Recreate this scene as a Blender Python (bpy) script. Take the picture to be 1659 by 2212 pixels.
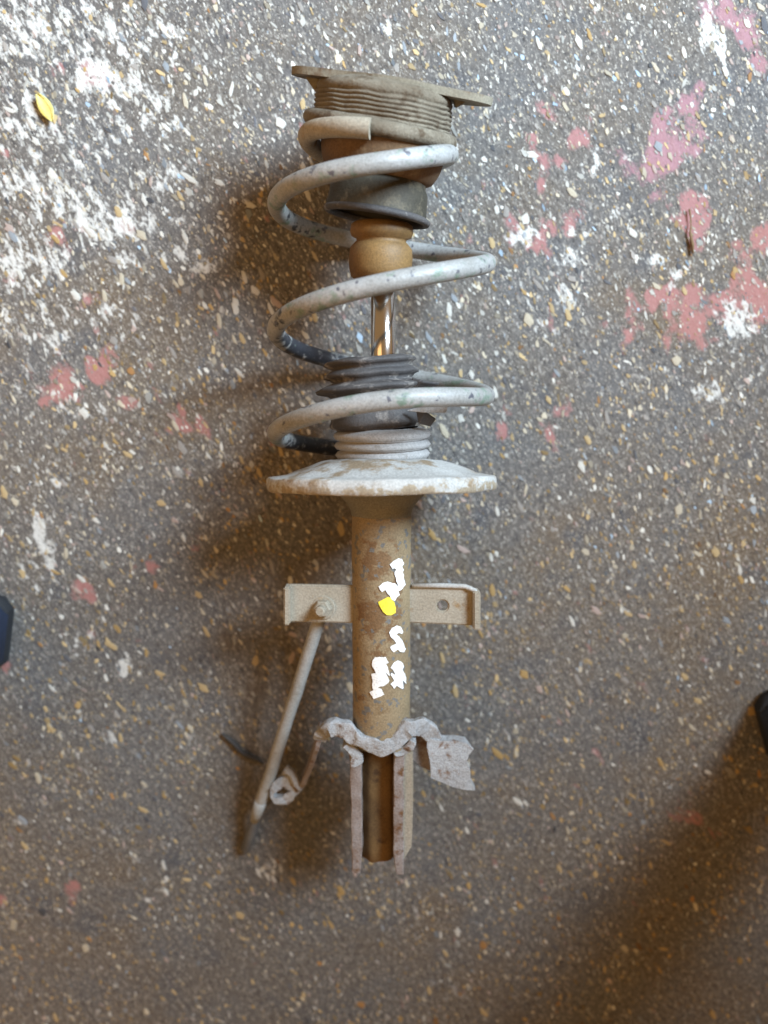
import bpy, bmesh, math, random
import numpy as np
from mathutils import Vector, Matrix, noise, geometry

random.seed(11); rng = np.random.default_rng(5)
SC = bpy.context.scene
for o in list(bpy.data.objects): bpy.data.objects.remove(o)
COL = SC.collection
rad = math.radians

# ---------------------------------------------------------------- camera
ZA = 0.0955                      # height of the strut's axis above the floor
FOV = 67.0
F = 1106 / math.tan(rad(FOV / 2))
TILT = math.atan(256 / F)
D0 = 0.645
ZC = ZA + D0 * math.cos(TILT)
YC = D0 * math.sin(TILT)
cd = bpy.data.cameras.new('camera'); cam = bpy.data.objects.new('camera', cd); COL.objects.link(cam)
cd.sensor_fit = 'VERTICAL'; cd.sensor_height = 24
cd.lens = 12 / math.tan(rad(FOV / 2)); cd.clip_start = 0.01; cd.clip_end = 50
cam.location = (0, YC, ZC); cam.rotation_euler = (-TILT, 0, 0)
cd.dof.use_dof = True; cd.dof.focus_distance = 0.61; cd.dof.aperture_fstop = 1.5
SC.camera = cam

# ---------------------------------------------------------------- light
wd = bpy.data.worlds.new('World'); SC.world = wd; wd.use_nodes = True
bg = wd.node_tree.nodes['Background']
bg.inputs['Color'].default_value = (1.0, 0.60, 0.27, 1); bg.inputs['Strength'].default_value = 0.37
def area(name, loc, tgt, sx, sy, power, col):
    ld = bpy.data.lights.new(name, 'AREA'); ld.shape = 'RECTANGLE'; ld.size = sx; ld.size_y = sy
    ld.energy = power; ld.color = col
    o = bpy.data.objects.new(name, ld); COL.objects.link(o); o.location = loc
    o.rotation_euler = (Vector(tgt) - Vector(loc)).to_track_quat('-Z', 'Y').to_euler()
    return o
key = area('doorway_light', (1.08, 0.98, 1.28), (-0.30, 0.60, 0), 0.72, 0.72, 31, (0.66, 0.84, 1.0)); key.data.spread = rad(82)
area('workshop_lamp', (-0.95, -0.25, 1.55), (0, 0.0, 0), 1.5, 1.2, 12, (1.0, 0.56, 0.22))
SC.view_settings.view_transform = 'Standard'; SC.view_settings.look = 'None'
SC.view_settings.gamma = 1; SC.view_settings.use_curve_mapping = False
SC.view_settings.exposure = 0.0
SC.render.engine = 'CYCLES'

# ---------------------------------------------------------------- measuring helpers
ct, st = math.cos(-TILT), math.sin(-TILT)
def W(u, v, z):
    """place on the horizontal plane at height z that was measured at (u, v)"""
    x, y, w = (u - 829.5) / F, (1106 - v) / F, -1.0
    dy, dz = y * ct - w * st, y * st + w * ct
    t = (z - ZC) / dz
    return Vector((x * t, YC + dy * t, z))
def mpp(v, z=ZA):
    """metres for one measuring unit at that place"""
    return (W(830.5, v, z) - W(829.5, v, z)).x
CX = W(824, 1106, ZA).x
def AX(v, u=824.0):
    return W(u, v, ZA)

# ---------------------------------------------------------------- object helpers
def link(name, me, mat=None, parent=None, smooth=True):
    o = bpy.data.objects.new(name, me); COL.objects.link(o)
    if mat: me.materials.append(mat)
    if parent: o.parent = parent
    if smooth and len(me.polygons): me.polygons.foreach_set('use_smooth', [True] * len(me.polygons))
    me.update(); return o
def mesh(name, vs, fs):
    me = bpy.data.meshes.new(name); me.from_pydata([tuple(v) for v in vs], [], fs); me.update(); return me
def recalc(me):
    b = bmesh.new(); b.from_mesh(me); bmesh.ops.recalc_face_normals(b, faces=b.faces); b.to_mesh(me); b.free(); return me
def tag(o, label, cat, group=None, kind=None):
    if label: o['label'] = label
    if cat: o['category'] = cat
    if group: o['group'] = group
    if kind: o['kind'] = kind
    return o
def sharp(o, ang=40):
    o.data.set_sharp_from_angle(angle=rad(ang)); return o
def n3(p, s, seed=0.0):
    return noise.noise(Vector(p) * s + Vector((seed, seed * 1.7, -seed)))

def sweep(pts, radii, nseg=16, flat=None, cap=True, lump=0.0, ls=60):
    pts = [Vector(p) for p in pts]; n = len(pts); vs = []; fs = []
    tg = [(pts[min(i + 1, n - 1)] - pts[max(i - 1, 0)]).normalized() for i in range(n)]
    ref = Vector((0, 0, 1)) if abs(tg[0].z) < .9 else Vector((1, 0, 0))
    nr = (ref - tg[0] * ref.dot(tg[0])).normalized()
    for i in range(n):
        nr = (nr - tg[i] * nr.dot(tg[i])).normalized(); bn = tg[i].cross(nr)
        r = radii[i] if hasattr(radii, '__len__') else radii
        for j in range(nseg):
            a = 2 * math.pi * j / nseg
            d = nr * math.cos(a) + bn * math.sin(a)
            p = pts[i] + d * r
            if lump: p += d * lump * n3(p, ls)
            vs.append(p)
    for i in range(n - 1):
        for j in range(nseg):
            k = (j + 1) % nseg
            fs.append((i * nseg + j, i * nseg + k, (i + 1) * nseg + k, (i + 1) * nseg + j))
    if cap:
        fs.append(tuple(range(nseg))[::-1]); fs.append(tuple((n - 1) * nseg + j for j in range(nseg)))
    return vs, fs

def lathe(prof, org, n, e1, nseg=64, lump=0.0, ls=40, a0=0, a1=360, cap0=False, cap1=False, rfun=None):
    """prof = [(distance along n, radius)]"""
    n = Vector(n).normalized(); e1 = (Vector(e1) - n * Vector(e1).dot(n)).normalized(); e2 = n.cross(e1)
    full = abs(a1 - a0) >= 359.9; cols = nseg if full else nseg + 1
    vs = []; fs = []
    for (t, r) in prof:
        for j in range(cols):
            a = rad(a0 + (a1 - a0) * j / nseg)
            rr = r * (rfun(a, t) if rfun else 1)
            d = e1 * math.cos(a) + e2 * math.sin(a)
            p = Vector(org) + n * t + d * rr
            if lump: p += d * lump * n3(p, ls) + n * lump * .6 * n3(p, ls, 5)
            vs.append(p)
    for i in range(len(prof) - 1):
        for j in range(nseg):
            k = (j + 1) % cols
            fs.append((i * cols + j, i * cols + k, (i + 1) * cols + k, (i + 1) * cols + j))
    if cap0: fs.append(tuple(range(cols))[::-1])
    if cap1: fs.append(tuple((len(prof) - 1) * cols + j for j in range(cols)))
    return vs, fs

def slab(poly, up, th, lump=0.0, ls=80, cuts=0, hole=None, bev=0.0008):
    """extruded polygon (list of Vector) of thickness th below along -up"""
    b = bmesh.new()
    top = [b.verts.new(p) for p in poly]
    es = [b.edges.new((top[i], top[(i + 1) % len(top)])) for i in range(len(top))]
    if hole:
        h = [b.verts.new(p) for p in hole]
        es += [b.edges.new((h[i], h[(i + 1) % len(h)])) for i in range(len(h))]
    bmesh.ops.triangle_fill(b, use_beauty=True, edges=es)
    r = bmesh.ops.extrude_face_region(b, geom=b.faces[:])
    bmesh.ops.translate(b, verts=[g for g in r['geom'] if isinstance(g, bmesh.types.BMVert)], vec=-Vector(up) * th)
    bmesh.ops.recalc_face_normals(b, faces=b.faces)
    if cuts:
        bmesh.ops.subdivide_edges(b, edges=b.edges[:], cuts=cuts, use_grid_fill=True)
        bmesh.ops.triangulate(b, faces=b.faces[:])
    if lump:
        for v in b.verts:
            v.co += Vector((n3(v.co, ls), n3(v.co, ls, 3), n3(v.co, ls, 7))) * lump
    if bev and not cuts:
        ee = [e for e in b.edges if len(e.link_faces) == 2 and e.calc_face_angle() > .6]
        bmesh.ops.bevel(b, geom=ee, offset=bev, segments=2, affect='EDGES', clamp_overlap=True)
    me = bpy.data.meshes.new('slab'); b.to_mesh(me); b.free(); return me

# ---------------------------------------------------------------- materials
def nodes(name):
    m = bpy.data.materials.new(name); m.use_nodes = True
    nt = m.node_tree; return m, nt, nt.nodes['Principled BSDF']
def N(nt, t, **kw):
    n = nt.nodes.new(t)
    for k, v in kw.items():
        if k in n.inputs: n.inputs[k].default_value = v
        else: setattr(n, k, v)
    return n
def tex(nt, vec, scale, detail=4, rough=.6):
    n = N(nt, 'ShaderNodeTexNoise'); n.inputs['Scale'].default_value = scale
    n.inputs['Detail'].default_value = detail; n.inputs['Roughness'].default_value = rough
    nt.links.new(vec, n.inputs['Vector']); return n.outputs['Fac']
def rng_map(nt, f, a, b, c=0.0, d=1.0):
    n = N(nt, 'ShaderNodeMapRange'); nt.links.new(f, n.inputs['Value'])
    for i, x in zip(('From Min', 'From Max', 'To Min', 'To Max'), (a, b, c, d)): n.inputs[i].default_value = x
    return n.outputs['Result']
def mix(nt, fac, a, b):
    n = N(nt, 'ShaderNodeMix', data_type='RGBA')
    if isinstance(fac, float): n.inputs[0].default_value = fac
    else: nt.links.new(fac, n.inputs[0])
    for s, x in ((6, a), (7, b)):
        if isinstance(x, tuple): n.inputs[s].default_value = (*x, 1)
        else: nt.links.new(x, n.inputs[s])
    return n.outputs[2]
def math_(nt, op, a, b=None):
    n = N(nt, 'ShaderNodeMath', operation=op)
    for i, x in enumerate((a, b)):
        if x is None: continue
        if isinstance(x, (int, float)): n.inputs[i].default_value = x
        else: nt.links.new(x, n.inputs[i])
    return n.outputs[0]
def attr(nt, name):
    return N(nt, 'ShaderNodeAttribute', attribute_name=name)

def worn(name, c1, c2, patch=None, amt=.62, ps=45, rough=.75, metal=0.0, bump=.35, grain=600, attr_name=None, c3=None, soft=.05, spec=.4, spot=None, spot_amt=.66):
    m, nt, p = nodes(name); L = nt.links.new
    co = N(nt, 'ShaderNodeTexCoord').outputs['Object']
    big = tex(nt, co, 28, 5); fine = tex(nt, co, grain, 3, .7)
    col = mix(nt, rng_map(nt, big, .35, .65), c1, c2)
    if patch:
        f = tex(nt, co, ps, 6, .65)
        col = mix(nt, rng_map(nt, f, amt - soft, amt + soft), col, patch)
    if attr_name:
        f = math_(nt, 'ADD', attr(nt, attr_name).outputs['Fac'], math_(nt, 'MULTIPLY', math_(nt, 'SUBTRACT', tex(nt, co, 110, 6, .65), .5), 1.9))
        col = mix(nt, rng_map(nt, f, .42, .58), col, c3)
    if spot:
        f = tex(nt, co, 150, 3, .5)
        col = mix(nt, rng_map(nt, f, spot_amt, spot_amt + .03), col, spot)
    g = rng_map(nt, fine, .3, .7, .72, 1.22)
    mm = N(nt, 'ShaderNodeMix', data_type='RGBA', blend_type='MULTIPLY'); mm.inputs[0].default_value = 1
    L(col, mm.inputs[6]); L(g, mm.inputs[7]); L(mm.outputs[2], p.inputs['Base Color'])
    p.inputs['Roughness'].default_value = rough; p.inputs['Metallic'].default_value = metal
    p.inputs['Specular IOR Level'].default_value = spec
    b = N(nt, 'ShaderNodeBump'); b.inputs['Strength'].default_value = bump; b.inputs['Distance'].default_value = .001
    L(math_(nt, 'ADD', fine, math_(nt, 'MULTIPLY', tex(nt, co, 170, 4), 1.5)), b.inputs['Height']); L(b.outputs['Normal'], p.inputs['Normal'])
    return m

M = {}
M['spring'] = worn('spring_paint', (.33, .33, .325), (.255, .25, .235), (.16, .215, .17), .60, 60, rough=.42, bump=.25, attr_name='wear', c3=(.030, .032, .040), spot=(.09, .09, .105), spot_amt=.645)
M['plate'] = worn('plate_dust', (.45, .44, .42), (.36, .35, .33), (.25, .185, .12), .57, 34, rough=.85, attr_name='wear', c3=(.30, .245, .175))
M['collar'] = worn('collar_paint', (.16, .155, .13), (.21, .19, .15), rough=.7)
M['tube'] = worn('tube_rust', (.29, .22, .13), (.235, .172, .10), (.18, .11, .05), .66, 40, rough=.75, attr_name='wear', c3=(.18, .105, .05), spot=(.15, .145, .135), spot_amt=.585)
M['bump'] = worn('bump_stop_foam', (.22, .125, .042), (.13, .075, .03), rough=.6, bump=.2)
M['cup'] = worn('cup_metal', (.034, .030, .021), (.055, .047, .032), (.09, .075, .05), .6, 60, rough=.7)
M['seat'] = worn('seat_rust', (.15, .085, .04), (.11, .065, .035), (.20, .13, .07), .6, 50, rough=.85)
M['rubber'] = worn('dusty_rubber', (.20, .172, .13), (.125, .10, .07), (.08, .055, .033), .58, 60, rough=.88, bump=.6)
M['mount'] = worn('mount_plate', (.23, .205, .155), (.165, .14, .10), (.11, .07, .04), .58, 50, rough=.8)
M['boot'] = worn('boot_rubber', (.075, .068, .066), (.045, .042, .043), (.20, .18, .165), .60, 70, rough=.7)
M['bellows'] = worn('bellows_dust', (.36, .35, .345), (.27, .26, .25), (.17, .14, .11), .66, 60, rough=.75)
M['bracket'] = worn('bracket_dust', (.36, .315, .25), (.29, .25, .19), (.26, .16, .07), .66, 45, rough=.8)
M['rod_grey'] = worn('link_paint', (.37, .365, .35), (.29, .285, .265), (.22, .19, .15), .66, 50, rough=.6)
M['stud'] = worn('stud_steel', (.17, .175, .18), (.12, .12, .125), rough=.5, metal=.4)
M['crust'] = worn('corroded_steel', (.42, .425, .435), (.31, .305, .305), (.19, .125, .09), .61, 80, rough=.92, bump=1.0)
M['flange'] = worn('flange_rust', (.30, .265, .255), (.23, .18, .155), (.15, .075, .035), .60, 60, rough=.9, bump=.6)
M['channel'] = worn('channel_rust', (.19, .11, .042), (.12, .07, .03), (.09, .05, .024), .60, 55, rough=.85)
M['shoe'] = worn('navy_leather', (.018, .028, .055), (.012, .018, .035), rough=.55, bump=.2)
M['sole'] = worn('dark_sole', (.012, .014, .018), (.02, .022, .026), rough=.8)
M['cloth'] = worn('navy_trousers', (.02, .025, .04), (.03, .035, .05), rough=.95)
M['leaf'] = worn('yellow_leaf', (.70, .62, .22), (.55, .43, .08), (.34, .22, .06), .6, 140, rough=.6)
M['twig'] = worn('twig_bark', (.22, .14, .07), (.15, .095, .05), rough=.9)
M['strip'] = worn('dark_strip', (.035, .033, .034), (.06, .055, .05), rough=.7)
def plain(name, c, rough=.5, metal=0.0):
    return worn(name, c, tuple(x * .9 for x in c), rough=rough, metal=metal, bump=.1)
M['white_paint'] = plain('white_marker', (.92, .92, .91), .6)
M['yellow_paint'] = worn('yellow_marker', (.92, .80, .10), (.85, .66, .05), rough=.5, bump=.1)
m, nt, p = nodes('chrome_rod'); M['chrome'] = m
p.inputs['Base Color'].default_value = (.62, .60, .58, 1); p.inputs['Metallic'].default_value = 1
p.inputs['Roughness'].default_value = .16

# ---------------------------------------------------------------- floor
STR = Vector((.47, -.88, 0)).normalized()
def floor_material():
    m, nt, p = nodes('worn_floor'); L = nt.links.new
    co = N(nt, 'ShaderNodeTexCoord').outputs['Object']
    mp = N(nt, 'ShaderNodeMapping'); L(co, mp.inputs['Vector'])
    mp.vector_type = 'TEXTURE'
    mp.inputs['Rotation'].default_value = (0, 0, math.atan2(STR.y, STR.x)); mp.inputs['Scale'].default_value = (1.9, 1, 1)
    sv = mp.outputs['Vector']
    col = mix(nt, rng_map(nt, tex(nt, co, 7, 5), .36, .64), (.116, .113, .114), (.126, .106, .088))
    col = mix(nt, rng_map(nt, tex(nt, co, 4.3, 6, .65), .50, .66), col, (.135, .100, .068))
    col = mix(nt, rng_map(nt, tex(nt, co, 15, 6, .6), .55, .70), col, (.088, .087, .093))
    # small grit of the binder
    g1 = tex(nt, sv, 250, 5, .75)
    col = mix(nt, rng_map(nt, g1, .545, .67), col, (.32, .295, .26))
    col = mix(nt, rng_map(nt, g1, .46, .34), col, (.046, .042, .041))
    g2 = tex(nt, sv, 620, 2, .6)
    col = mix(nt, rng_map(nt, g2, .60, .68), col, (.44, .405, .35))
    # worn paint: amounts come from the paint that was put down there
    brk = math_(nt, 'SUBTRACT', tex(nt, sv, 95, 5, .62), .5)
    brk2 = math_(nt, 'SUBTRACT', tex(nt, sv, 48, 5, .7), .5)
    pk = math_(nt, 'ADD', attr(nt, 'red_paint').outputs['Fac'], math_(nt, 'ADD', math_(nt, 'MULTIPLY', brk2, 2.4), math_(nt, 'MULTIPLY', brk, 1.6)))
    hue = mix(nt, rng_map(nt, attr(nt, 'mauve').outputs['Fac'], 0, 1), (.38, .17, .155), (.35, .19, .225))
    hue = mix(nt, rng_map(nt, g1, .3, .7, 0.0, .5), hue, (.30, .14, .13))
    col = mix(nt, rng_map(nt, pk, .48, .80, 0.0, .82), col, hue)
    wf = math_(nt, 'ADD', attr(nt, 'white_paint').outputs['Fac'], math_(nt, 'MULTIPLY', brk, 3.0))
    wf = math_(nt, 'ADD', wf, math_(nt, 'MULTIPLY', math_(nt, 'SUBTRACT', tex(nt, sv, 210, 3, .6), .5), 1.4))
    wm = rng_map(nt, wf, .60, .82, 0.0, 1.0)
    wm = math_(nt, 'MULTIPLY', wm, rng_map(nt, g1, .36, .5, .25, 1.0))
    col = mix(nt, wm, col, (.55, .54, .51))
    L(col, p.inputs['Base Color'])
    p.inputs['Roughness'].default_value = .8; p.inputs['Specular IOR Level'].default_value = .25
    b = N(nt, 'ShaderNodeBump'); b.inputs['Strength'].default_value = .7; b.inputs['Distance'].default_value = .0015
    L(math_(nt, 'ADD', g1, math_(nt, 'MULTIPLY', tex(nt, co, 120, 5), 1.2)), b.inputs['Height']); L(b.outputs['Normal'], p.inputs['Normal'])
    return m

# where paint was put down (place, half length, half width, heading, amount)
WHITE = [(60, 60, 150, 90, 0, .75), (200, 60, 170, 80, 10, .7), (330, 60, 120, 70, 20, .6), (230, 170, 130, 60, 15, .85),
         (60, 260, 90, 150, 0, .65), (170, 300, 120, 70, -10, .6), (110, 420, 150, 70, 10, .75), (240, 480, 130, 55, 0, .85), (330, 250, 80, 60, 20, .65),
         (60, 560, 130, 80, 0, .7), (290, 560, 90, 40, 0, .6), (430, 60, 70, 60, 0, .4), (350, 400, 90, 60, 0, .55), (500, 200, 70, 50, 0, .35),
         (80, 700, 110, 70, 0, .6), (250, 680, 100, 60, 0, .5), (410, 560, 60, 30, 30, .6), (180, 880, 80, 30, 15, .5), (60, 850, 60, 60, 0, .45),
         (440, 580, 30, 18, 0, .9), (110, 1040, 80, 40, 35, .5), (90, 1170, 26, 90, -10, .95), (70, 1250, 40, 30, 0, .7), (60, 1330, 50, 30, 0, .4), (160, 1400, 40, 30, 0, .55), (270, 1440, 22, 30, 0, .8), (190, 1370, 30, 16, 0, .6),
         (1130, 510, 40, 26, 0, 1.0), (1230, 560, 30, 30, 0, .9), (1215, 650, 40, 30, 30, .7), (1540, 80, 36, 55, -20, .95), (1290, 360, 90, 40, -20, .5), (1600, 690, 50, 60, -10, .95),
         (1420, 560, 40, 20, 0, .7), (1530, 850, 40, 24, 20, .9), (1420, 800, 50, 26, 0, .5), (1340, 460, 60, 20, 0, .45), (1250, 500, 60, 22, 0, .5), (1160, 660, 60, 60, 0, .35),
         (1230, 160, 70, 40, 0, .4), (880, 60, 160, 30, 0, .25), (840, 60, 16, 30, -20, .8), (1470, 600, 25, 30, 0, .7), (1180, 730, 40, 40, 0, .45), (1590, 990, 40, 40, 0, .4),
         (580, 1880, 30, 30, 0, .75), (880, 1965, 34, 30, 0, .6), (240, 1590, 26, 40, 0, .6), (180, 1640, 20, 30, 0, .6), (340, 1930, 10, 50, 40, .5), (40, 1780, 30, 14, 0, .5)]
RED = [(1440, 325, 50, 95, 32, 1.0, 1), (1390, 372, 42, 36, 0, 1.0, 1), (1500, 470, 46, 60, -15, 1.0, .3), (1490, 230, 26, 50, 25, .95, 1), (1440, 255, 30, 30, 0, .75, .9), (1330, 345, 30, 25, 0, .6, .9),
       (1590, 640, 110, 46, -18, 1.08, 0), (1450, 650, 75, 42, -10, 1.0, .1), (1500, 700, 55, 45, 0, 1.0, 0), (1640, 540, 40, 50, 20, .95, 0), (1640, 660, 45, 55, 0, 1.0, 0), (1390, 650, 40, 22, 0, .75, .2),
       (1180, 245, 34, 26, 0, .75, .3), (1250, 305, 30, 24, 0, .95, .3), (1200, 350, 50, 18, 10, .8, .3), (1170, 385, 22, 26, 0, .85, .2), (1150, 300, 22, 14, 0, .6, .3), (1110, 490, 30, 40, 0, .85, .2), (1200, 490, 45, 28, 0, .9, .2), (1160, 530, 30, 30, 0, .8, .1),
       (1550, 25, 42, 40, 0, .9, 1), (1610, 60, 36, 50, -20, .8, 1), (1640, 130, 25, 35, 0, .75, .8),
       (130, 150, 26, 20, 0, .85, .3), (215, 165, 44, 22, 30, .9, .2), (200, 90, 20, 16, 0, .6, .1), (130, 500, 30, 36, 0, .85, 0), (170, 490, 18, 14, 0, .8, 0), (280, 490, 20, 30, 0, .7, .1), (20, 330, 30, 14, 0, .6, .1),
       (140, 830, 46, 44, 30, 1.05, 0), (210, 800, 34, 30, -30, 1.0, 0), (235, 765, 20, 40, -10, .95, 0), (110, 870, 30, 16, 0, .9, 0), (190, 650, 28, 18, 0, .75, .2), (20, 600, 20, 12, 0, .7, 0), (215, 710, 20, 14, 0, .7, 0), (270, 870, 26, 20, 0, .7, 0), (100, 270, 22, 14, 0, .5, 0),
       (395, 920, 46, 18, 0, .8, 0), (390, 890, 14, 20, 0, .75, 0), (430, 915, 22, 20, 0, .8, 0), (1080, 935, 16, 30, 0, 1.0, 0), (1195, 955, 12, 36, -15, .95, 0), (1210, 890, 30, 24, 0, .6, .1),
       (1410, 650, 26, 14, 0, .6, 0), (1440, 740, 12, 26, -20, .95, 0), (1350, 730, 20, 26, -20, .9, 0), (1625, 750, 12, 30, -30, .7, 0), (1190, 680, 14, 30, 0, .6, .1),
       (325, 1225, 26, 20, 0, .9, 0), (180, 1270, 40, 26, 10, 1.0, 0), (200, 1365, 24, 12, 0, .75, 0), (10, 1430, 22, 24, 0, 1.0, 0), (1480, 1760, 36, 24, 30, .95, 0), (395, 1690, 14, 10, 0, .6, 0), (155, 1920, 18, 26, 0, .95, 0), (5, 1945, 12, 16, 0, .8, 0), (78, 2005, 14, 14, 0, .7, 0), (420, 1185, 12, 10, 0, .7, 0)]

def spot_field(X, Y, lst):
    out = np.zeros_like(X); mv = np.zeros_like(X); ww = np.zeros_like(X) + 1e-6
    for s in lst:
        c = W(s[0], s[1], 0); q = mpp(s[1], 0)
        a = rad(s[4]); dx, dy = X - c.x, -(Y - c.y)
        xx = dx * math.cos(a) + dy * math.sin(a); yy = -dx * math.sin(a) + dy * math.cos(a)
        g = s[5] * np.exp(-((xx / (s[2] * q)) ** 2 + (yy / (s[3] * q)) ** 2) ** 1.2 * .75)
        out = np.maximum(out, g)
        if len(s) > 6: mv += g * s[6]; ww += g
    return out, mv / ww
fine_x = np.arange(-.52, .521, .004); fine_y = np.arange(-.80, .601, .004)
xs = np.concatenate([[-3, -1.6, -.9], fine_x, [.9, 1.6, 3]]); ys = np.concatenate([[-3.2, -1.8, -1.2], fine_y, [.9, 1.6, 3]])
GX, GY = np.meshgrid(xs, ys); nx, ny = len(xs), len(ys)
vsf = np.stack([GX.ravel(), GY.ravel(), np.zeros(nx * ny)], 1)
ii = np.arange((ny - 1) * nx).reshape(ny - 1, nx)[:, :-1].ravel()
fcs = np.stack([ii, ii + 1, ii + nx + 1, ii + nx], 1)
me = bpy.data.meshes.new('floor'); me.from_pydata(vsf.tolist(), [], fcs.tolist())
wv, _ = spot_field(GX, GY, WHITE); rv, mv = spot_field(GX, GY, RED)
for nm, arr in (('white_paint', wv), ('red_paint', rv), ('mauve', mv)):
    a = me.attributes.new(nm, 'FLOAT', 'POINT'); a.data.foreach_set('value', arr.ravel().astype(np.float32))
floor = link('floor', me, floor_material(), smooth=False)
floor['kind'] = 'structure'; floor['label'] = 'worn grey workshop floor with pale stone chips and flaking white and red paint'

# stone chips set in the floor: flat, low, irregular pieces
def chip_shape(r, seed):
    n = r.integers(7, 11); a = np.sort(r.uniform(0, 2 * math.pi, n)) * .35 + np.linspace(0, 2 * math.pi, n, endpoint=False) * .65 + r.uniform(0, 6)
    rr = r.uniform(.58, 1.15, n)
    return np.cos(a) * rr, np.sin(a) * rr
PAL = [((.56, .54, .49), 26), ((.47, .41, .31), 22), ((.45, .33, .17), 19), ((.38, .25, .10), 10), ((.28, .255, .23), 16), ((.40, .31, .27), 8), ((.25, .27, .29), 5), ((.33, .17, .06), 2.0), ((.42, .55, .68), .8), ((.10, .10, .11), 5)]
pc = np.array([q[1] for q in PAL], float); PALC = [q[0] for q in PAL]
c00, c11 = W(0, 0, 0), W(1659, 2212, 0)
def tone(x, y, r):
    w = pc.copy()
    up = min(max((y + .25) / .6, 0), 1); lf = min(max((.1 - x) / .4, 0), 1)
    w[0] *= .4 + 1.4 * up * (.5 + lf); w[2] *= 1.5 - 1.0 * up; w[3] *= 1.8 - 1.6 * up; w[7] *= 1.8 - 1.2 * up; w[8] *= .3 + 3 * up * (1 - lf)
    return r.choice(len(w), p=w / w.sum())
spots = []
NCH = 40000
while len(spots) < NCH:
    x, y = rng.uniform(-.50, .50), rng.uniform(-.70, .55)
    dens = .42 + .55 * min(max((y + .35) / .7, 0), 1) + .6 * n3((x, y, 0), 11)
    if rng.uniform() > dens: continue
    s = .00108 * math.exp(rng.normal(0, .50)) + .00035
    if rng.uniform() < .36: s = rng.uniform(.00045, .0010)
    if rng.uniform() < .10: s *= 1.7
    spots.append((x, y, min(s, .0058), rng.uniform(1.3, 3.3), math.atan2(STR.y, STR.x) + rng.normal(0, .30)))
spots.sort(key=lambda q: -q[2] * q[2] * q[3] - (0 if abs(q[0]) < .37 and -.56 < q[1] < .44 else -1))
def chip_mat(name, c):
    return worn(name, c, tuple(x * .85 for x in c), rough=.7, bump=.3, grain=900)
CM = [chip_mat('stone_%s' % nme, c) for nme, c in zip(('white', 'cream', 'tan', 'ochre', 'grey', 'pink', 'slate', 'rust', 'blue', 'black'), PALC)]
protos = {}
def proto(k, ci):
    if (k, ci) not in protos:
        r = np.random.default_rng(100 + k); cx_, cy_ = chip_shape(r, k); n = len(cx_)
        vs = [(cx_[i], cy_[i], -.35) for i in range(n)] + [(cx_[i] * .86, cy_[i] * .86, .16 + .05 * r.uniform()) for i in range(n)] + [(0, 0, .26)]
        fs = [(i, (i + 1) % n, n + (i + 1) % n, n + i) for i in range(n)] + [(n + i, n + (i + 1) % n, 2 * n) for i in range(n)]
        m_ = mesh('stone_chip', vs, fs); m_.materials.append(CM[ci]); protos[(k, ci)] = m_
    return protos[(k, ci)]
for i, (x, y, s, el, an) in enumerate(spots[:300]):
    o = bpy.data.objects.new('stone_chip', proto(i % 9, tone(x, y, rng))); COL.objects.link(o); o.parent = floor
    o.location = (x, y, .0002); o.rotation_euler = (0, 0, an); q = math.sqrt(el); o.scale = (s * q, s / q, s * .55)
vs = []; fs = []; cols = []
for i, (x, y, s, el, an) in enumerate(spots[300:]):
    hx, hy = chip_shape(rng, 0); n = len(hx); q = math.sqrt(el); ca, sa = math.cos(an), math.sin(an); b0 = len(vs)
    px, py = hx * s * q, hy * s / q
    wx, wy = px * ca - py * sa, px * sa + py * ca
    h = s * rng.uniform(.08, .22) + .00012
    vs += [(x + wx[j], y + wy[j], -.0004) for j in range(n)] + [(x + wx[j] * .85, y + wy[j] * .85, h * rng.uniform(.7, 1)) for j in range(n)]
    fs += [(b0 + j, b0 + (j + 1) % n, b0 + n + (j + 1) % n, b0 + n + j) for j in range(n)] + [tuple(b0 + n + j for j in range(n))]
    c = np.array(PALC[tone(x, y, rng)]) * (.30 + .85 * rng.beta(1.6, 1.3))
    cols += [(*c, 1)] * (2 * n)
me = mesh('stone_chips', vs, fs)
a = me.color_attributes.new('Col', 'FLOAT_COLOR', 'POINT'); a.data.foreach_set('color', np.array(cols, np.float32).ravel())
m, nt, p = nodes('stone_mixed'); at_ = attr(nt, 'Col'); nt.links.new(at_.outputs['Color'], p.inputs['Base Color']); p.inputs['Roughness'].default_value = .75
o = link('stone_chips', me, m, floor, smooth=False); o['kind'] = 'stuff'

# ---------------------------------------------------------------- the strut
strut = bpy.data.objects.new('suspension_strut', None); COL.objects.link(strut)
tag(strut, 'rusty car suspension strut with grey coil spring lying on the speckled floor', 'suspension strut')
Yv = Vector((0, 1, 0)); Xv = Vector((1, 0, 0)); Zv = Vector((0, 0, 1))
def axlathe(name, prof, mat, parent=strut, u=824, tilt=0, pitch=0, ref=None, **kw):
    """profile in measuring units: (v, radius); tilt turns the axis in the floor plane, pitch lifts its front"""
    v0 = ref if ref is not None else sum(q[0] for q in prof) / len(prof)
    q = mpp(v0); org = AX(v0, u)
    n0 = Vector((math.sin(rad(tilt)), math.cos(rad(tilt)), 0)); n = n0 * math.cos(rad(pitch)) + Zv * math.sin(rad(pitch))
    pr = [((org.y - AX(v, u).y) * -1 if False else (AX(v, u).y - org.y), r * q) for v, r in prof]
    vs, fs = lathe(pr, org, n, Xv, **kw)
    return link(name, recalc(mesh(name, vs, fs)), mat, parent)

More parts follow.
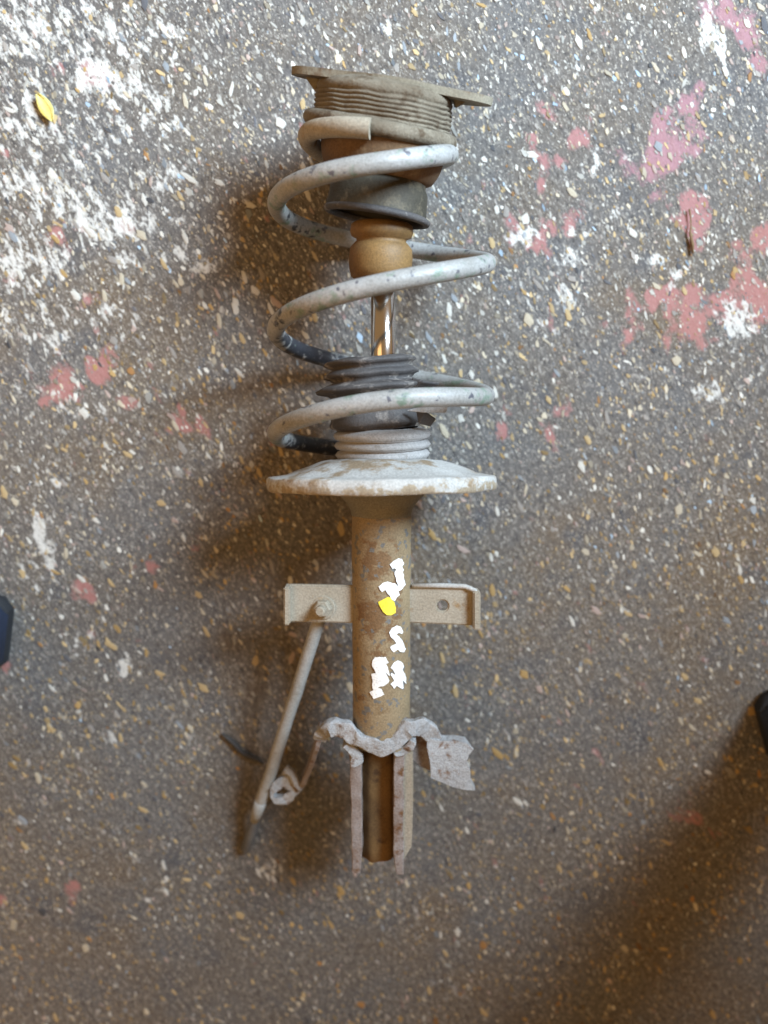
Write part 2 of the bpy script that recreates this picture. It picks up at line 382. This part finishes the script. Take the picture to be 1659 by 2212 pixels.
# tube
tp = [(1080 + i * (1600 - 1080) / 110, 63) for i in range(111)]
tube = axlathe('strut_tube', tp, M['tube'], nseg=72, lump=.0004, ls=50, cap0=True, cap1=True)
wa = tube.data.attributes.new('wear', 'FLOAT', 'POINT')
wvals = []
for v_ in tube.data.vertices:
    g = 0
    for (uu, vv, su, sv_, am) in ((812, 1215, 40, 55, .78), (805, 1330, 34, 70, .78), (850, 1300, 26, 120, .68), (850, 1180, 22, 40, .45), (815, 1420, 30, 60, .55), (775, 1520, 18, 60, .45)):
        c = W(uu, vv, ZA + .024); g = max(g, am * math.exp(-((v_.co.x - c.x) / (su * mpp(vv))) ** 2 - ((v_.co.y - c.y) / (sv_ * mpp(vv))) ** 2))
    wvals.append(g if v_.co.z > ZA else .2)
wa.data.foreach_set('value', wvals)
sharp(tube)

# hand-painted marks on the tube
def paint_mark(name, pts, mat):
    P2 = []
    for (x, y) in pts:
        u, v = (1350 + x / 3.403) / 1.8228, (2150 + y / 3.403) / 1.8228
        w = W(u, v, ZA + .0225); P2.append((w.x - CX, w.y))
    b = bmesh.new(); vv = [b.verts.new((x, y, 0)) for x, y in P2]
    es = [b.edges.new((vv[i], vv[(i + 1) % len(vv)])) for i in range(len(vv))]
    bmesh.ops.triangle_fill(b, use_beauty=True, edges=es)
    bmesh.ops.subdivide_edges(b, edges=b.edges[:], cuts=4, use_grid_fill=True); bmesh.ops.triangulate(b, faces=b.faces[:])
    R = 63 * mpp(1340) + .00065
    for v in b.verts:
        x, y = v.co.x, v.co.y
        x += .0005 * n3((x, y, 0), 300); y += .0005 * n3((x, y, 3), 300)
        x = max(-R * .985, min(R * .985, x)); v.co = (CX + x, y, ZA + math.sqrt(R * R - x * x))
    bmesh.ops.recalc_face_normals(b, faces=b.faces)
    for f in b.faces:
        if f.normal.z < 0: f.normal_flip()
    r = bmesh.ops.extrude_face_region(b, geom=b.faces[:])
    for g in r['geom']:
        if isinstance(g, bmesh.types.BMVert): g.co += Vector(((g.co.x - CX), 0, g.co.z - ZA)).normalized() * .0003
    me_ = bpy.data.meshes.new(name); b.to_mesh(me_); b.free()
    return link(name, recalc(me_), mat, tube, smooth=False)
k1 = [(625, 240), (670, 200), (745, 170), (790, 185), (820, 250), (790, 290), (815, 330), (800, 365), (815, 405), (810, 440), (830, 490), (838, 545), (800, 585), (760, 610), (740, 570), (745, 540), (720, 490), (715, 440), (690, 380), (695, 340), (715, 320), (695, 295), (660, 295)]
k2 = [(475, 530), (530, 490), (600, 460), (650, 490), (700, 500), (740, 540), (768, 606), (740, 612), (765, 660), (720, 690), (690, 735), (655, 700), (625, 650), (590, 610), (570, 575), (520, 605), (500, 580)]
k3 = [(620, 1150), (660, 1090), (720, 1068), (775, 1095), (805, 1170), (795, 1190), (750, 1170), (715, 1185), (760, 1230), (800, 1290), (830, 1380), (845, 1410), (820, 1448), (770, 1425), (735, 1390), (680, 1418), (635, 1355), (640, 1340), (715, 1305), (690, 1260), (640, 1200)]
k4 = [(430, 1475), (575, 1470), (615, 1550), (580, 1560), (605, 1620), (632, 1730), (610, 1715), (565, 1665), (600, 1740), (620, 1790), (610, 1820), (540, 1860), (500, 1860), (470, 1880), (520, 1895), (555, 1970), (410, 2035), (360, 1950), (415, 1920), (395, 1880), (400, 1790), (380, 1700), (445, 1685), (400, 1600), (395, 1560), (405, 1510)]
k5 = [(635, 1620), (680, 1560), (740, 1535), (805, 1590), (815, 1640), (795, 1680), (825, 1740), (850, 1810), (850, 1890), (800, 1820), (810, 1930), (795, 1938), (720, 1870), (690, 1905), (635, 1840), (690, 1800), (640, 1710), (650, 1690), (700, 1720), (690, 1680)]
ky = [(475, 740), (530, 700), (600, 675), (640, 680), (680, 740), (715, 830), (705, 890), (650, 918), (590, 910), (540, 870), (500, 800)]
for k in (k1, k2, k3, k4, k5): paint_mark('paint_mark', k, M['white_paint'])
paint_mark('yellow_paint_dab', ky, M['yellow_paint'])

# lower spring seat and collar
seat = axlathe('lower_spring_seat', [(v_ + 9, r_) for v_, r_ in [(1040, 70), (1010, 72), (986, 96), (983, 108), (986, 128), (996, 158), (1008, 190), (1015, 205), (1019, 232), (1020, 243), (1023, 247), (1036, 248), (1046, 247), (1049, 243), (1046, 238), (1034, 236), (1030, 200), (1024, 160), (1040, 120), (1050, 70)]],
               M['plate'], nseg=96, ref=1024, pitch=-4.8, tilt=-.5, lump=.0022, ls=38, rfun=lambda a, t: 1 + .008 * math.sin(5 * a + 1) + .006 * math.sin(11 * a))
wa = seat.data.attributes.new('wear', 'FLOAT', 'POINT')
wa.data.foreach_set('value', [{11: .55, 12: .62, 13: .55, 10: .2}.get(i // 96, 0.0) for i in range(len(seat.data.vertices))])
sharp(seat, 50)
axlathe('weld_collar', [(1034, 112), (1056, 104), (1072, 88), (1086, 75), (1098, 68), (1112, 64.5), (1114, 62)], M['collar'], nseg=64)

# coil spring
KEYS = [(1.0, 1000, 222, 822), (2, 942, 224, 822), (3, 864, 226, 822), (4, 852, 226, 822), (5, 795, 226, 822), (6, 722, 224, 822), (7, 645, 226, 823), (8, 566, 227, 823), (9, 486, 227, 822), (10, 446, 222, 820), (11, 408, 190, 820), (12, 338, 150, 818), (13, 322, 152, 818), (14, 300, 156, 820), (14.93, 330, 154, 820)]
def catmull(K, k):
    for i in range(len(K) - 1):
        if k <= K[i + 1][0] or i == len(K) - 2:
            p0, p1, p2, p3 = K[max(i - 1, 0)], K[i], K[i + 1], K[min(i + 2, len(K) - 1)]
            h = p2[0] - p1[0]; t = (k - p1[0]) / h; out = []
            for c in range(1, len(p1)):
                m1 = (p2[c] - p0[c]) / max(p2[0] - p0[0], 1e-6) * h; m2 = (p3[c] - p1[c]) / max(p3[0] - p1[0], 1e-6) * h
                out.append((2 * t ** 3 - 3 * t * t + 1) * p1[c] + (t ** 3 - 2 * t * t + t) * m1 + (-2 * t ** 3 + 3 * t * t) * p2[c] + (t ** 3 - t * t) * m2)
            return out
pts = []
for i in range(421):
    k = 1 + (14.93 - 1) * i / 420
    v, R, cu = catmull(KEYS, k); th = rad(90 * (4 - k)); c = AX(v, cu); q = mpp(v)
    pts.append((c.x + R * q * math.cos(th), c.y, ZA + R * q * math.sin(th)))
vs, fs = sweep(pts, 19 * mpp(800), 20)
SPK = [1 + (14.93 - 1) * i / 420 for i in range(421)]
spring = link('coil_spring', recalc(mesh('coil_spring', vs, fs)), M['spring'], strut); sharp(spring, 60)
spring.data.materials.append(M['bracket'])
for f_ in spring.data.polygons:
    if SPK[min(f_.vertices[0] // 20, 420)] > 13.0: f_.material_index = 1
wa = spring.data.attributes.new('wear', 'FLOAT', 'POINT'); wvals = []
for i, k in enumerate(SPK):
    for j in range(20):
        g = .06
        for kc, kw, am in ((5.60, .52, .74), (1.55, .50, .74), (6.33, .14, .42), (9.7, .4, .40), (2.0, .2, .36), (11.3, .05, .42), (7.6, .05, .38), (8.9, .2, .3), (13.8, .2, .3)):
            g = max(g, am * math.exp(-((k - kc) / kw) ** 2))
        wvals.append(g)
wa.data.foreach_set('value', wvals)

# piston rod, bump stop, cup
axlathe('piston_rod', [(960, 26.5), (560, 26.5)], M['chrome'], u=828, nseg=48, cap0=True, cap1=True)
bs = [(470, 58), (476, 66), (490, 68), (500, 65), (505, 55), (510, 53), (516, 59), (526, 67), (545, 69), (570, 68), (588, 63), (598, 48), (600, 30)]
axlathe('bump_stop', [(q[0] + 12, q[1]) for q in bs], M['bump'], u=823, nseg=56, tilt=2, pitch=4)
axlathe('bump_stop_cup', [(330, 118), (362, 112), (372, 104), (386, 98), (398, 99), (404, 103), (412, 106), (432, 107), (455, 110), (466, 112), (470, 109), (460, 104), (436, 101), (420, 50)], M['cup'], u=819, nseg=64, tilt=9, pitch=5)
axlathe('cup_rim', [(458, 108), (461, 114), (467, 117), (473, 114), (475, 106), (470, 100), (462, 101)], M['boot'], u=820, nseg=64, tilt=9, pitch=5, ref=430)
axlathe('inner_seat', [(288, 120), (300, 136), (330, 134), (352, 130), (368, 124), (382, 116), (388, 104), (390, 90)], M['seat'], u=824, nseg=64, tilt=9, pitch=8)

# torn dust boot
def wob(a, t): return 1 + .03 * math.sin(2 * a + 1) + .02 * math.sin(5 * a)
axlathe('dust_boot', [(772, 70), (778, 96), (783, 98), (788, 90), (794, 80), (800, 92), (806, 100), (811, 100), (815, 90), (822, 84), (830, 108), (836, 122), (842, 120), (848, 100), (858, 88), (875, 88), (892, 92), (905, 95), (913, 98), (918, 95), (922, 84), (928, 80)], M['boot'], u=806, nseg=72, tilt=-5, pitch=-1, lump=.002, ls=40, rfun=wob)
low = axlathe('boot_bellows', [(924, 78), (928, 94), (934, 103), (940, 105), (946, 101), (950, 87), (954, 100), (960, 104), (966, 100), (970, 86), (974, 98), (980, 102), (986, 98), (998, 90)], M['bellows'], u=826, nseg=72, tilt=-1.5, pitch=1, lump=.0008)
def patch_sheet(name, pts4, mat, th, parent, seed=0):
    poly = [W(u, v, z) for u, v, z in pts4]
    nn = geometry.normal(poly); nn = nn if nn.z > 0 else -nn
    o = link(name, slab(poly, nn, th, bev=.0004), mat, parent, smooth=False); return o
patch_sheet('torn_flap', [(880, 888, ZA + .034), (920, 878, ZA + .036), (968, 878, ZA + .03), (964, 892, ZA + .028), (915, 892, ZA + .034)], M['bellows'], .002, strut)
patch_sheet('torn_flap', [(900, 888, ZA + .032), (918, 890, ZA + .032), (942, 906, ZA + .022), (930, 922, ZA + .02), (905, 916, ZA + .026)], M['boot'], .002, strut)
patch_sheet('torn_flap', [(890, 818, ZA + .028), (915, 826, ZA + .03), (950, 830, ZA + .022), (930, 840, ZA + .02), (895, 838, ZA + .026)], M['boot'], .002, strut)

# top mount: lip, ribbed insulator, three-cornered flange
TT, PT = rad(8.2), rad(14)
n0 = Vector((math.sin(TT), math.cos(TT), 0)); nM = n0 * math.cos(PT) + Zv * math.sin(PT)
e1 = Vector((math.cos(TT), -math.sin(TT), 0)); e3 = Zv * math.cos(PT) - n0 * math.sin(PT)
oM = AX(281, 822); qM = mpp(281)
mount = bpy.data.objects.new
lip = []
for i in range(97):
    a = 2 * math.pi * i / 96
    lip.append(oM + (e1 * math.cos(a) * 152 + e3 * math.sin(a) * 152 + nM * (7 * math.cos(a + 2.4) if True else 0)) * qM)
vs, fs = sweep(lip, 16 * qM, 14, cap=False)
vsi, fsi = [], []
ins_prof = [(-4, 120), (4, 143)]
for i in range(6):
    t = 7 + i * 8.5; r_ = 150 - .35 * i * i * .5
    ins_prof += [(t, r_ - 4.5), (t + 2, r_ - .5), (t + 4.2, r_ + .6), (t + 6.4, r_ - .5), (t + 8, r_ - 4.5)]
ins_prof += [(60, 144), (66, 146), (74, 143), (80, 136), (84, 122), (90, 110)]
v2, f2 = lathe([(t * qM, r * qM) for t, r in ins_prof], oM, nM, e1, nseg=120, lump=.0016, ls=75)
ins = link('rubber_insulator', recalc(mesh('rubber_insulator', v2, f2)), M['rubber'], strut)
lipo = link('insulator_lip', recalc(mesh('insulator_lip', vs, fs)), M['rubber'], ins)
# flange plate
def flange_r(a):
    r = 0
    for c in (rad(4), rad(172), rad(268)):
        d = (a - c + math.pi) % (2 * math.pi) - math.pi
        r = max(r, 122 + 92 * math.exp(-(d / .40) ** 2))
    return r
poly = [];
for i in range(72):
    a = 2 * math.pi * i / 72
    poly.append(oM + nM * 91 * qM + (e1 * math.cos(a) + e3 * math.sin(a)) * flange_r(a) * qM + e1 * 14 * qM)
fl = link('mount_flange', slab(poly, nM, 15 * qM, bev=.0012), M['mount'], strut); sharp(fl, 35)
# gusset under the left corner
for s, u0 in ((-1, 148), (1, 150)):
    A = oM + e1 * (s * u0 * .9 + 8) * qM; 
    pl = [A + nM * 84 * qM + e3 * 30 * qM, A + nM * 84 * qM + e1 * s * (52 if s < 0 else 40) * qM + e3 * 18 * qM, A + nM * (40 if s < 0 else 62) * qM + e1 * s * 8 * qM + e3 * 26 * qM]
    link('gusset', slab(pl, e3, 34 * qM, bev=.001), M['mount'], fl, smooth=False)
# hose brackets either side of the tube
def arm(name, corners, z, holes=None, mat=M['bracket']):
    poly = [W(u, v, z) for u, v in corners]
    hole = None
    if holes:
        c = W(holes[0], holes[1], z); r = holes[2] * mpp(holes[1], z)
        hole = [c + Vector((math.cos(a), math.sin(a), 0)) * r for a in [i * math.pi / 10 for i in range(20)]]
    o = link(name, slab(poly, Zv, .005, hole=hole, bev=.0012), mat, strut); sharp(o, 35); return o
zB = ZA + .006
armL = arm('bracket_arm', [(622, 1263), (690, 1264), (775, 1266), (775, 1347), (700, 1345), (622, 1344)], zB, (697, 1312, 9))
armR = arm('bracket_arm', [(875, 1265), (960, 1263), (1024, 1268), (1022, 1352), (960, 1349), (875, 1346)], zB, (956, 1309, 12))
def tab(par, u0, u1, v0, v1, h):
    poly = [W(u0, v0, zB) + Zv * h, W(u1, v0 + 2, zB) + Zv * h, W(u1, v1 - 2, zB) + Zv * h, W(u0, v1, zB) + Zv * h]
    o = link('bent_tab', slab(poly, Zv, h + .006, bev=.0012), M['bracket'], par); sharp(o, 35)
tab(armL, 615, 629, 1263, 1346, .008); tab(armR, 1020, 1036, 1272, 1356, .008)
# turned-up bright rim along the right arm
vs, fs = sweep([W(890, 1266, zB), W(955, 1265, zB + .001), (W(1005, 1267, zB + .001)), W(1026, 1276, zB + .004), W(1029, 1300, zB + .006)], .0022, 10)
link('rolled_edge', recalc(mesh('rolled_edge', vs, fs)), M['plate'], armR)
# bolt through the left arm
cb = W(699, 1312, zB)
def zl(name, prof, mat, par, nseg=24, c=cb, n=Zv):
    vs, fs = lathe(prof, c, n, Xv, nseg=nseg, cap1=True); o = link(name, recalc(mesh(name, vs, fs)), mat, par); sharp(o, 30); return o
bn = Vector((-.12, .05, 1))
bolt = zl('bolt', [(-.012, .0042), (.013, .0042), (.016, .0042), (.017, .003)], M['bracket'], strut, n=bn)
zl('washer', [(0, .0100), (.0012, .0100), (.0016, .0094), (.0016, .003)], M['bracket'], bolt, n=bn)
zl('nut', [(.0012, .0076), (.0075, .0076), (.0088, .0062), (.0088, .003)], M['bracket'], bolt, nseg=6, n=bn)

# stabiliser link rod
pA, pB, pC = W(690, 1335, ZA - .012), W(578, 1690, .040), W(565, 1728, .034)
rod = [pA.lerp(pB, t / 12) for t in range(13)] + [pC]
vs, fs = sweep(rod, [.0059] * 12 + [.0063, .0060], 18, lump=.0006)
lk = link('link_rod', recalc(mesh('link_rod', vs, fs)), M['rod_grey'], strut); sharp(lk, 60)
zl('ball_housing', [(-.026, .006), (-.022, .011), (-.010, .0125), (-.004, .010), (-.001, .006)], M['stud'], lk, n=bn)
vs, fs = sweep([pC, W(556, 1752, .028), W(550, 1772, .024)], [.0062, .0058, .0046], 16); link('link_end', recalc(mesh('link_end', vs, fs)), M['rod_grey'], lk)
vs, fs = sweep([W(552, 1768, .024), W(546, 1790, .020), W(532, 1832, .009), W(530, 1838, .007)], [.0048, .0055, .0052, .004], 16); sharp(link('threaded_stud', recalc(mesh('threaded_stud', vs, fs)), M['stud'], lk), 50)

# lower clamp bracket
br = bpy.data.objects.new
def ribbon(name, path, wid, ztop, zbot, mat, par, lump=.0021, ls=85):
    """a standing strip of steel that follows a path; ztop / zbot may vary along it"""
    n = len(path); pts2 = []
    fine = []
    for i in range(n - 1):
        for s in range(8):
            t = s / 8; fine.append((path[i][0] * (1 - t) + path[i + 1][0] * t, path[i][1] * (1 - t) + path[i + 1][1] * t, i + t))
    fine.append((path[-1][0], path[-1][1], n - 1))
    def at(f, x): return f if not hasattr(f, '__len__') else float(np.interp(x, range(n), f))
    vs = []; fs = []
    P = [W(u, v, at(ztop, x)) for u, v, x in fine]
    for i, (u, v, x) in enumerate(fine):
        t = (P[min(i + 1, len(P) - 1)] - P[max(i - 1, 0)]); t.z = 0; t.normalize(); nr = Vector((-t.y, t.x, 0))
        z1, z0 = at(ztop, x), at(zbot, x); wd_ = at(wid, x)
        for k, (o_, z) in enumerate(((-1, z0), (-1, z0 * .5 + z1 * .5), (-1, z1 - .0007), (-.85, z1), (0, z1 + .0002), (.85, z1), (1, z1 - .0007), (1, z0 * .5 + z1 * .5), (1, z0))):
            p_ = Vector((P[i].x, P[i].y, z)) + nr * o_ * wd_ / 2
            p_ += Vector((n3(p_, ls), n3(p_, ls, 3), n3(p_, ls, 6))) * lump * 1.7 + Vector((n3(p_, ls * 2.3), n3(p_, ls * 2.3, 3), n3(p_, ls * 2.3, 6))) * lump * .3
            vs.append(p_)
    for i in range(len(fine) - 1):
        for k in range(9):
            k2_ = (k + 1) % 9
            fs.append((i * 9 + k, i * 9 + k2_, (i + 1) * 9 + k2_, (i + 1) * 9 + k))
    fs.append(tuple(range(9))); fs.append(tuple((len(fine) - 1) * 9 + k for k in range(9)))
    o = link(name, recalc(mesh(name, vs, fs)), mat, par)
    if mat is M['crust']:
        sb_ = o.modifiers.new('smooth', 'SUBSURF'); sb_.levels = 1; sb_.render_levels = 2; return o
    return sharp(o, 38)
zt = ZA + .020
saddle = ribbon('clamp_saddle', [(688, 1604), (694, 1588), (708, 1580), (728, 1578), (746, 1580), (760, 1592), (776, 1602), (803, 1613), (822, 1619), (842, 1611), (858, 1602), (872, 1588), (884, 1577), (905, 1570), (924, 1580), (942, 1606)], [.010, .012, .0145, .0145, .0135, .0135, .013, .0135, .0135, .013, .0135, .0125, .0145, .015, .014, .013],
                [ZA + .006, ZA + .012, zt, zt, zt + .002, zt + .004, zt + .005, zt + .006, zt + .006, zt + .005, zt + .004, zt + .004, zt + .004, zt, ZA + .010, ZA + .004], [z_ - .013 for z_ in [ZA + .006, ZA + .012, zt, zt, zt + .002, zt + .004, zt + .005, zt + .006, zt + .006, zt + .005, zt + .004, zt + .004, zt + .004, zt, ZA + .010, ZA + .004]], M['crust'], strut)
ribbon('clamp_lug', [(744, 1608), (758, 1618), (768, 1634), (772, 1660)], .009, zt, ZA - .02, M['crust'], saddle)
ribbon('clamp_lug', [(890, 1600), (884, 1618), (872, 1630), (862, 1628), (852, 1612)], .007, zt, ZA - .02, M['crust'], saddle)
# left leg of the saddle runs down to a torn eye on the floor
ribbon('saddle_leg', [(689, 1600), (684, 1618), (676, 1645), (664, 1678), (650, 1702)], .0042, [ZA + .008, ZA + .004, ZA - .012, ZA - .03, .050], [ZA - .03, .045, .035, .028, .022], M['flange'], saddle, lump=.0006)
zE = .046
lug = [(653, 1694), (640, 1686), (622, 1676), (606, 1680), (592, 1690), (584, 1704), (582, 1720), (592, 1732), (606, 1741), (620, 1740), (634, 1728), (642, 1716), (652, 1708)]
c_ = (611, 1713)
hl = [W(c_[0] + 15 * math.cos(a) + 3 * math.cos(3 * a), c_[1] + 11 * math.sin(a) - 5 * math.cos(a), zE) for a in [i * math.pi / 8 for i in range(16)]]
o = link('torn_eye', slab([W(u, v, zE) for u, v in lug], Zv, .007, lump=.0026, ls=130, cuts=3, hole=hl, bev=0), M['crust'], saddle); sharp(o, 60)
vs, fs = sweep([W(648, 1704, .046), W(640, 1690, .047), W(634, 1672, .048), W(622, 1662, .047), W(612, 1672, .046)], [.0042, .0045, .0042, .0045, .003], 10, lump=.002, ls=120)
link('torn_eye', recalc(mesh('torn_eye', vs, fs)), M['crust'], saddle)
# right ear
ear = [(922, 1594), (950, 1600), (985, 1600), (1005, 1604), (1021, 1620), (1012, 1632), (1008, 1648), (1015, 1662), (1018, 1684), (1026, 1708), (1004, 1704), (986, 1702), (955, 1690), (931, 1682), (926, 1640)]
pl = [W(u, v, ZA + .006 - (u - 922) * .00006) for u, v in ear]
o = link('saddle_ear', slab(pl, Zv, .011, lump=.0014, ls=90, cuts=3, bev=0), M['crust'], saddle); sharp(o, 50)
pl = [W(u, v, ZA - .006) for u, v in ((886, 1590), (930, 1590), (934, 1668), (908, 1656), (890, 1640))]
link('saddle_web', slab(pl, Zv, .008, bev=.0006), M['flange'], saddle, smooth=False)
# clevis flanges and channel
ribbon('clevis_flange', [(768, 1628), (769, 1700), (770, 1780), (771, 1850), (769, 1886)], [.0098, .0098, .0095, .0092, .0075], ZA + .014, ZA - .030, M['flange'], strut, lump=.0005)
ribbon('clevis_flange', [(862, 1620), (861, 1700), (861, 1780), (861, 1850), (864, 1888)], [.0088, .0088, .0088, .0088, .0065], ZA + .014, ZA - .030, M['flange'], strut, lump=.0005)
side = [(866, 1628), (892, 1622), (893, 1700), (891, 1800), (889, 1830), (876, 1852), (868, 1862), (866, 1780)]
pl = [W(u, v, ZA + .010) for u, v in side]
o = link('flange_lip', slab(pl, Zv, .020, bev=.001), M['bracket'], strut); sharp(o, 35)
q_ = mpp(1740); a_, b_ = AX(1598, 817), AX(1868, 817)
vs, fs = lathe([(0, 45 * q_)] + [((a_.y - b_.y) * i / 12, 45 * q_) for i in range(1, 12)] + [(a_.y - b_.y - .001, 45 * q_), (a_.y - b_.y, 43 * q_)], a_ - Zv * .021, (0, -1, 0), Xv, nseg=40, cap0=True, cap1=True, lump=.002, ls=60,
               rfun=lambda a, t: 1 + .05 * math.sin(7 * a + .6))
o = link('clevis_core', recalc(mesh('clevis_core', vs, fs)), M['channel'], strut); sharp(o, 50)

# ---------------------------------------------------------------- little things on the floor
def leaf(c, heading, ln, wd_, name, label, cat, mat):
    vs = []; fs = []; n = 9
    for i in range(n):
        t = i / (n - 1); w_ = wd_ * math.sin(math.pi * min(max(t, .03), .97)) ** .7 * (1 - .25 * t)
        for k, s in enumerate((-1, -.5, 0, .5, 1)):
            x, y = (t - .5) * ln, s * w_ / 2
            vs.append((x, y, .0022 + .0022 * s * s + .003 * (t - .5) ** 2 * 4))
    for i in range(n - 1):
        for k in range(4): fs.append((i * 5 + k, i * 5 + k + 1, (i + 1) * 5 + k + 1, (i + 1) * 5 + k))
    o = link(name, mesh(name, vs, fs), mat); o.location = c; o.rotation_euler = (0, 0, heading)
    md = o.modifiers.new('thick', 'SOLIDIFY'); md.thickness = .0005
    return tag(o, label, cat)
leaf(W(104, 238, 0), math.atan2(-.85, .45), .026, .014, 'leaf', 'small yellow fallen leaf among flaking white paint', 'leaf', M['leaf'])
vs, fs = sweep([W(1489, 452, .003), W(1493, 480, .003), W(1490, 505, .0035), W(1495, 528, .003), W(1497, 548, .003)], [.0008, .0010, .0012, .0016, .0012], 8, lump=.001, ls=200)
tag(link('twig', mesh('twig', vs, fs), M['twig']), 'thin brown twig beside a patch of red floor paint', 'twig')
for (a, b, w_) in (((478, 1588), (566, 1652), .0022),):
    p0, p1 = W(*a, .003), W(*b, .003); pts_ = [p0.lerp(p1, t / 8) + Vector((.0015 * math.sin(t), .0012 * math.cos(t * .8), 0)) for t in range(9)]
    vs, fs = sweep(pts_, [.0010, .0024, .0028, .003, .0026, .003, .0028, .0022, .001], 8)
    tag(link('rubber_strip', mesh('rubber_strip', vs, fs), M['strip']), 'dark thin strip of rubber lying by the grey link rod', 'rubber strip')

# ---------------------------------------------------------------- the person astride the strut: shoes and trousers
person = bpy.data.objects.new('person', None); COL.objects.link(person); 
tag(person, 'person in navy shoes and dark trousers standing astride the strut', 'person')
def shoe(ball, toe, yaw):
    """loft of upper and sole; ball = inner ball of the foot"""
    ys_ = [-.185, -.175, -.15, -.11, -.06, -.01, .03, .06, .08, .095, .102]
    hw = [.023, .033, .037, .037, .039, .048, .051, .047, .037, .022, .006]
    ht = [.075, .090, .098, .100, .094, .076, .062, .054, .047, .040, .032]
    rot = Matrix.Rotation(yaw, 4, 'Z'); out = []
    vs = []; fs = []; n = 18
    for y, w_, h in zip(ys_, hw, ht):
        for j in range(n):
            a = math.pi * j / (n - 1); x = math.copysign(abs(math.cos(a)) ** .75, math.cos(a)) * w_; z = .016 + (h - .016) * math.sin(a) ** .8
            vs.append((x, y, z))
    for i in range(len(ys_) - 1):
        for j in range(n - 1): fs.append((i * n + j, i * n + j + 1, (i + 1) * n + j + 1, (i + 1) * n + j))
    fs.append(tuple(range(n))); fs.append(tuple((len(ys_) - 1) * n + j for j in range(n)))
    up = link('shoe', recalc(mesh('shoe', vs, fs)), M['shoe'], person)
    vs2 = []; fs2 = []; ring = [(w_ + .004, y) for y, w_ in zip(ys_, hw)] + [(-(w_ + .004), y) for y, w_ in reversed(list(zip(ys_, hw)))]
    m_ = len(ring)
    for z, s in ((0.0005, .97), (.004, 1), (.016, 1), (.020, .96)):
        vs2 += [(x * s, y * s, z) for x, y in ring]
    for k in range(3):
        for j in range(m_): fs2.append((k * m_ + j, k * m_ + (j + 1) % m_, (k + 1) * m_ + (j + 1) % m_, (k + 1) * m_ + j))
    fs2.append(tuple(range(m_))); fs2.append(tuple(3 * m_ + j for j in range(m_)))
    so = link('sole', recalc(mesh('sole', vs2, fs2)), M['sole'], up); sharp(so, 40)
    up.location = ball; up.rotation_euler = (0, 0, yaw)
    return up
bL = W(4, 1390, .03); bR = W(1663, 1605, .03)
yL, yR = rad(80), rad(-72)
dL = Vector((-math.sin(yL), math.cos(yL), 0)); dR = Vector((-math.sin(yR), math.cos(yR), 0))
shoe(Vector((bL.x, bL.y, 0)) + dL * .188, 0, yL); shoe(Vector((bR.x, bR.y, 0)) + dR * .188, 0, yR)
hL = bL + dL * .062; hR = bR + dR * .062
bm_ = bmesh.new(); sk = bm_.verts.layers.skin.verify()
pel = (0, -.72, .90)
J = [(pel, .13), ((-.15, -.70, .84), .10), ((-.46, -.22, .47), .08), ((hL.x, hL.y, .085), .058), ((.15, -.70, .84), .10), ((.44, -.26, .47), .085), ((hR.x, hR.y, .085), .062), ((0, -.76, 1.02), .14)]
vj = []
for co, r in J:
    v = bm_.verts.new(co); v[sk].radius = (r, r); vj.append(v)
vj[0][sk].use_root = True
for a, b in ((0, 1), (1, 2), (2, 3), (0, 4), (4, 5), (5, 6), (0, 7)): bm_.edges.new((vj[a], vj[b]))
me = bpy.data.meshes.new('trousers'); bm_.to_mesh(me); bm_.free()
tr = link('trousers', me, M['cloth'], person)
tr.modifiers.new('skin', 'SKIN').use_smooth_shade = True
sd = tr.modifiers.new('sub', 'SUBSURF'); sd.levels = 2; sd.render_levels = 2
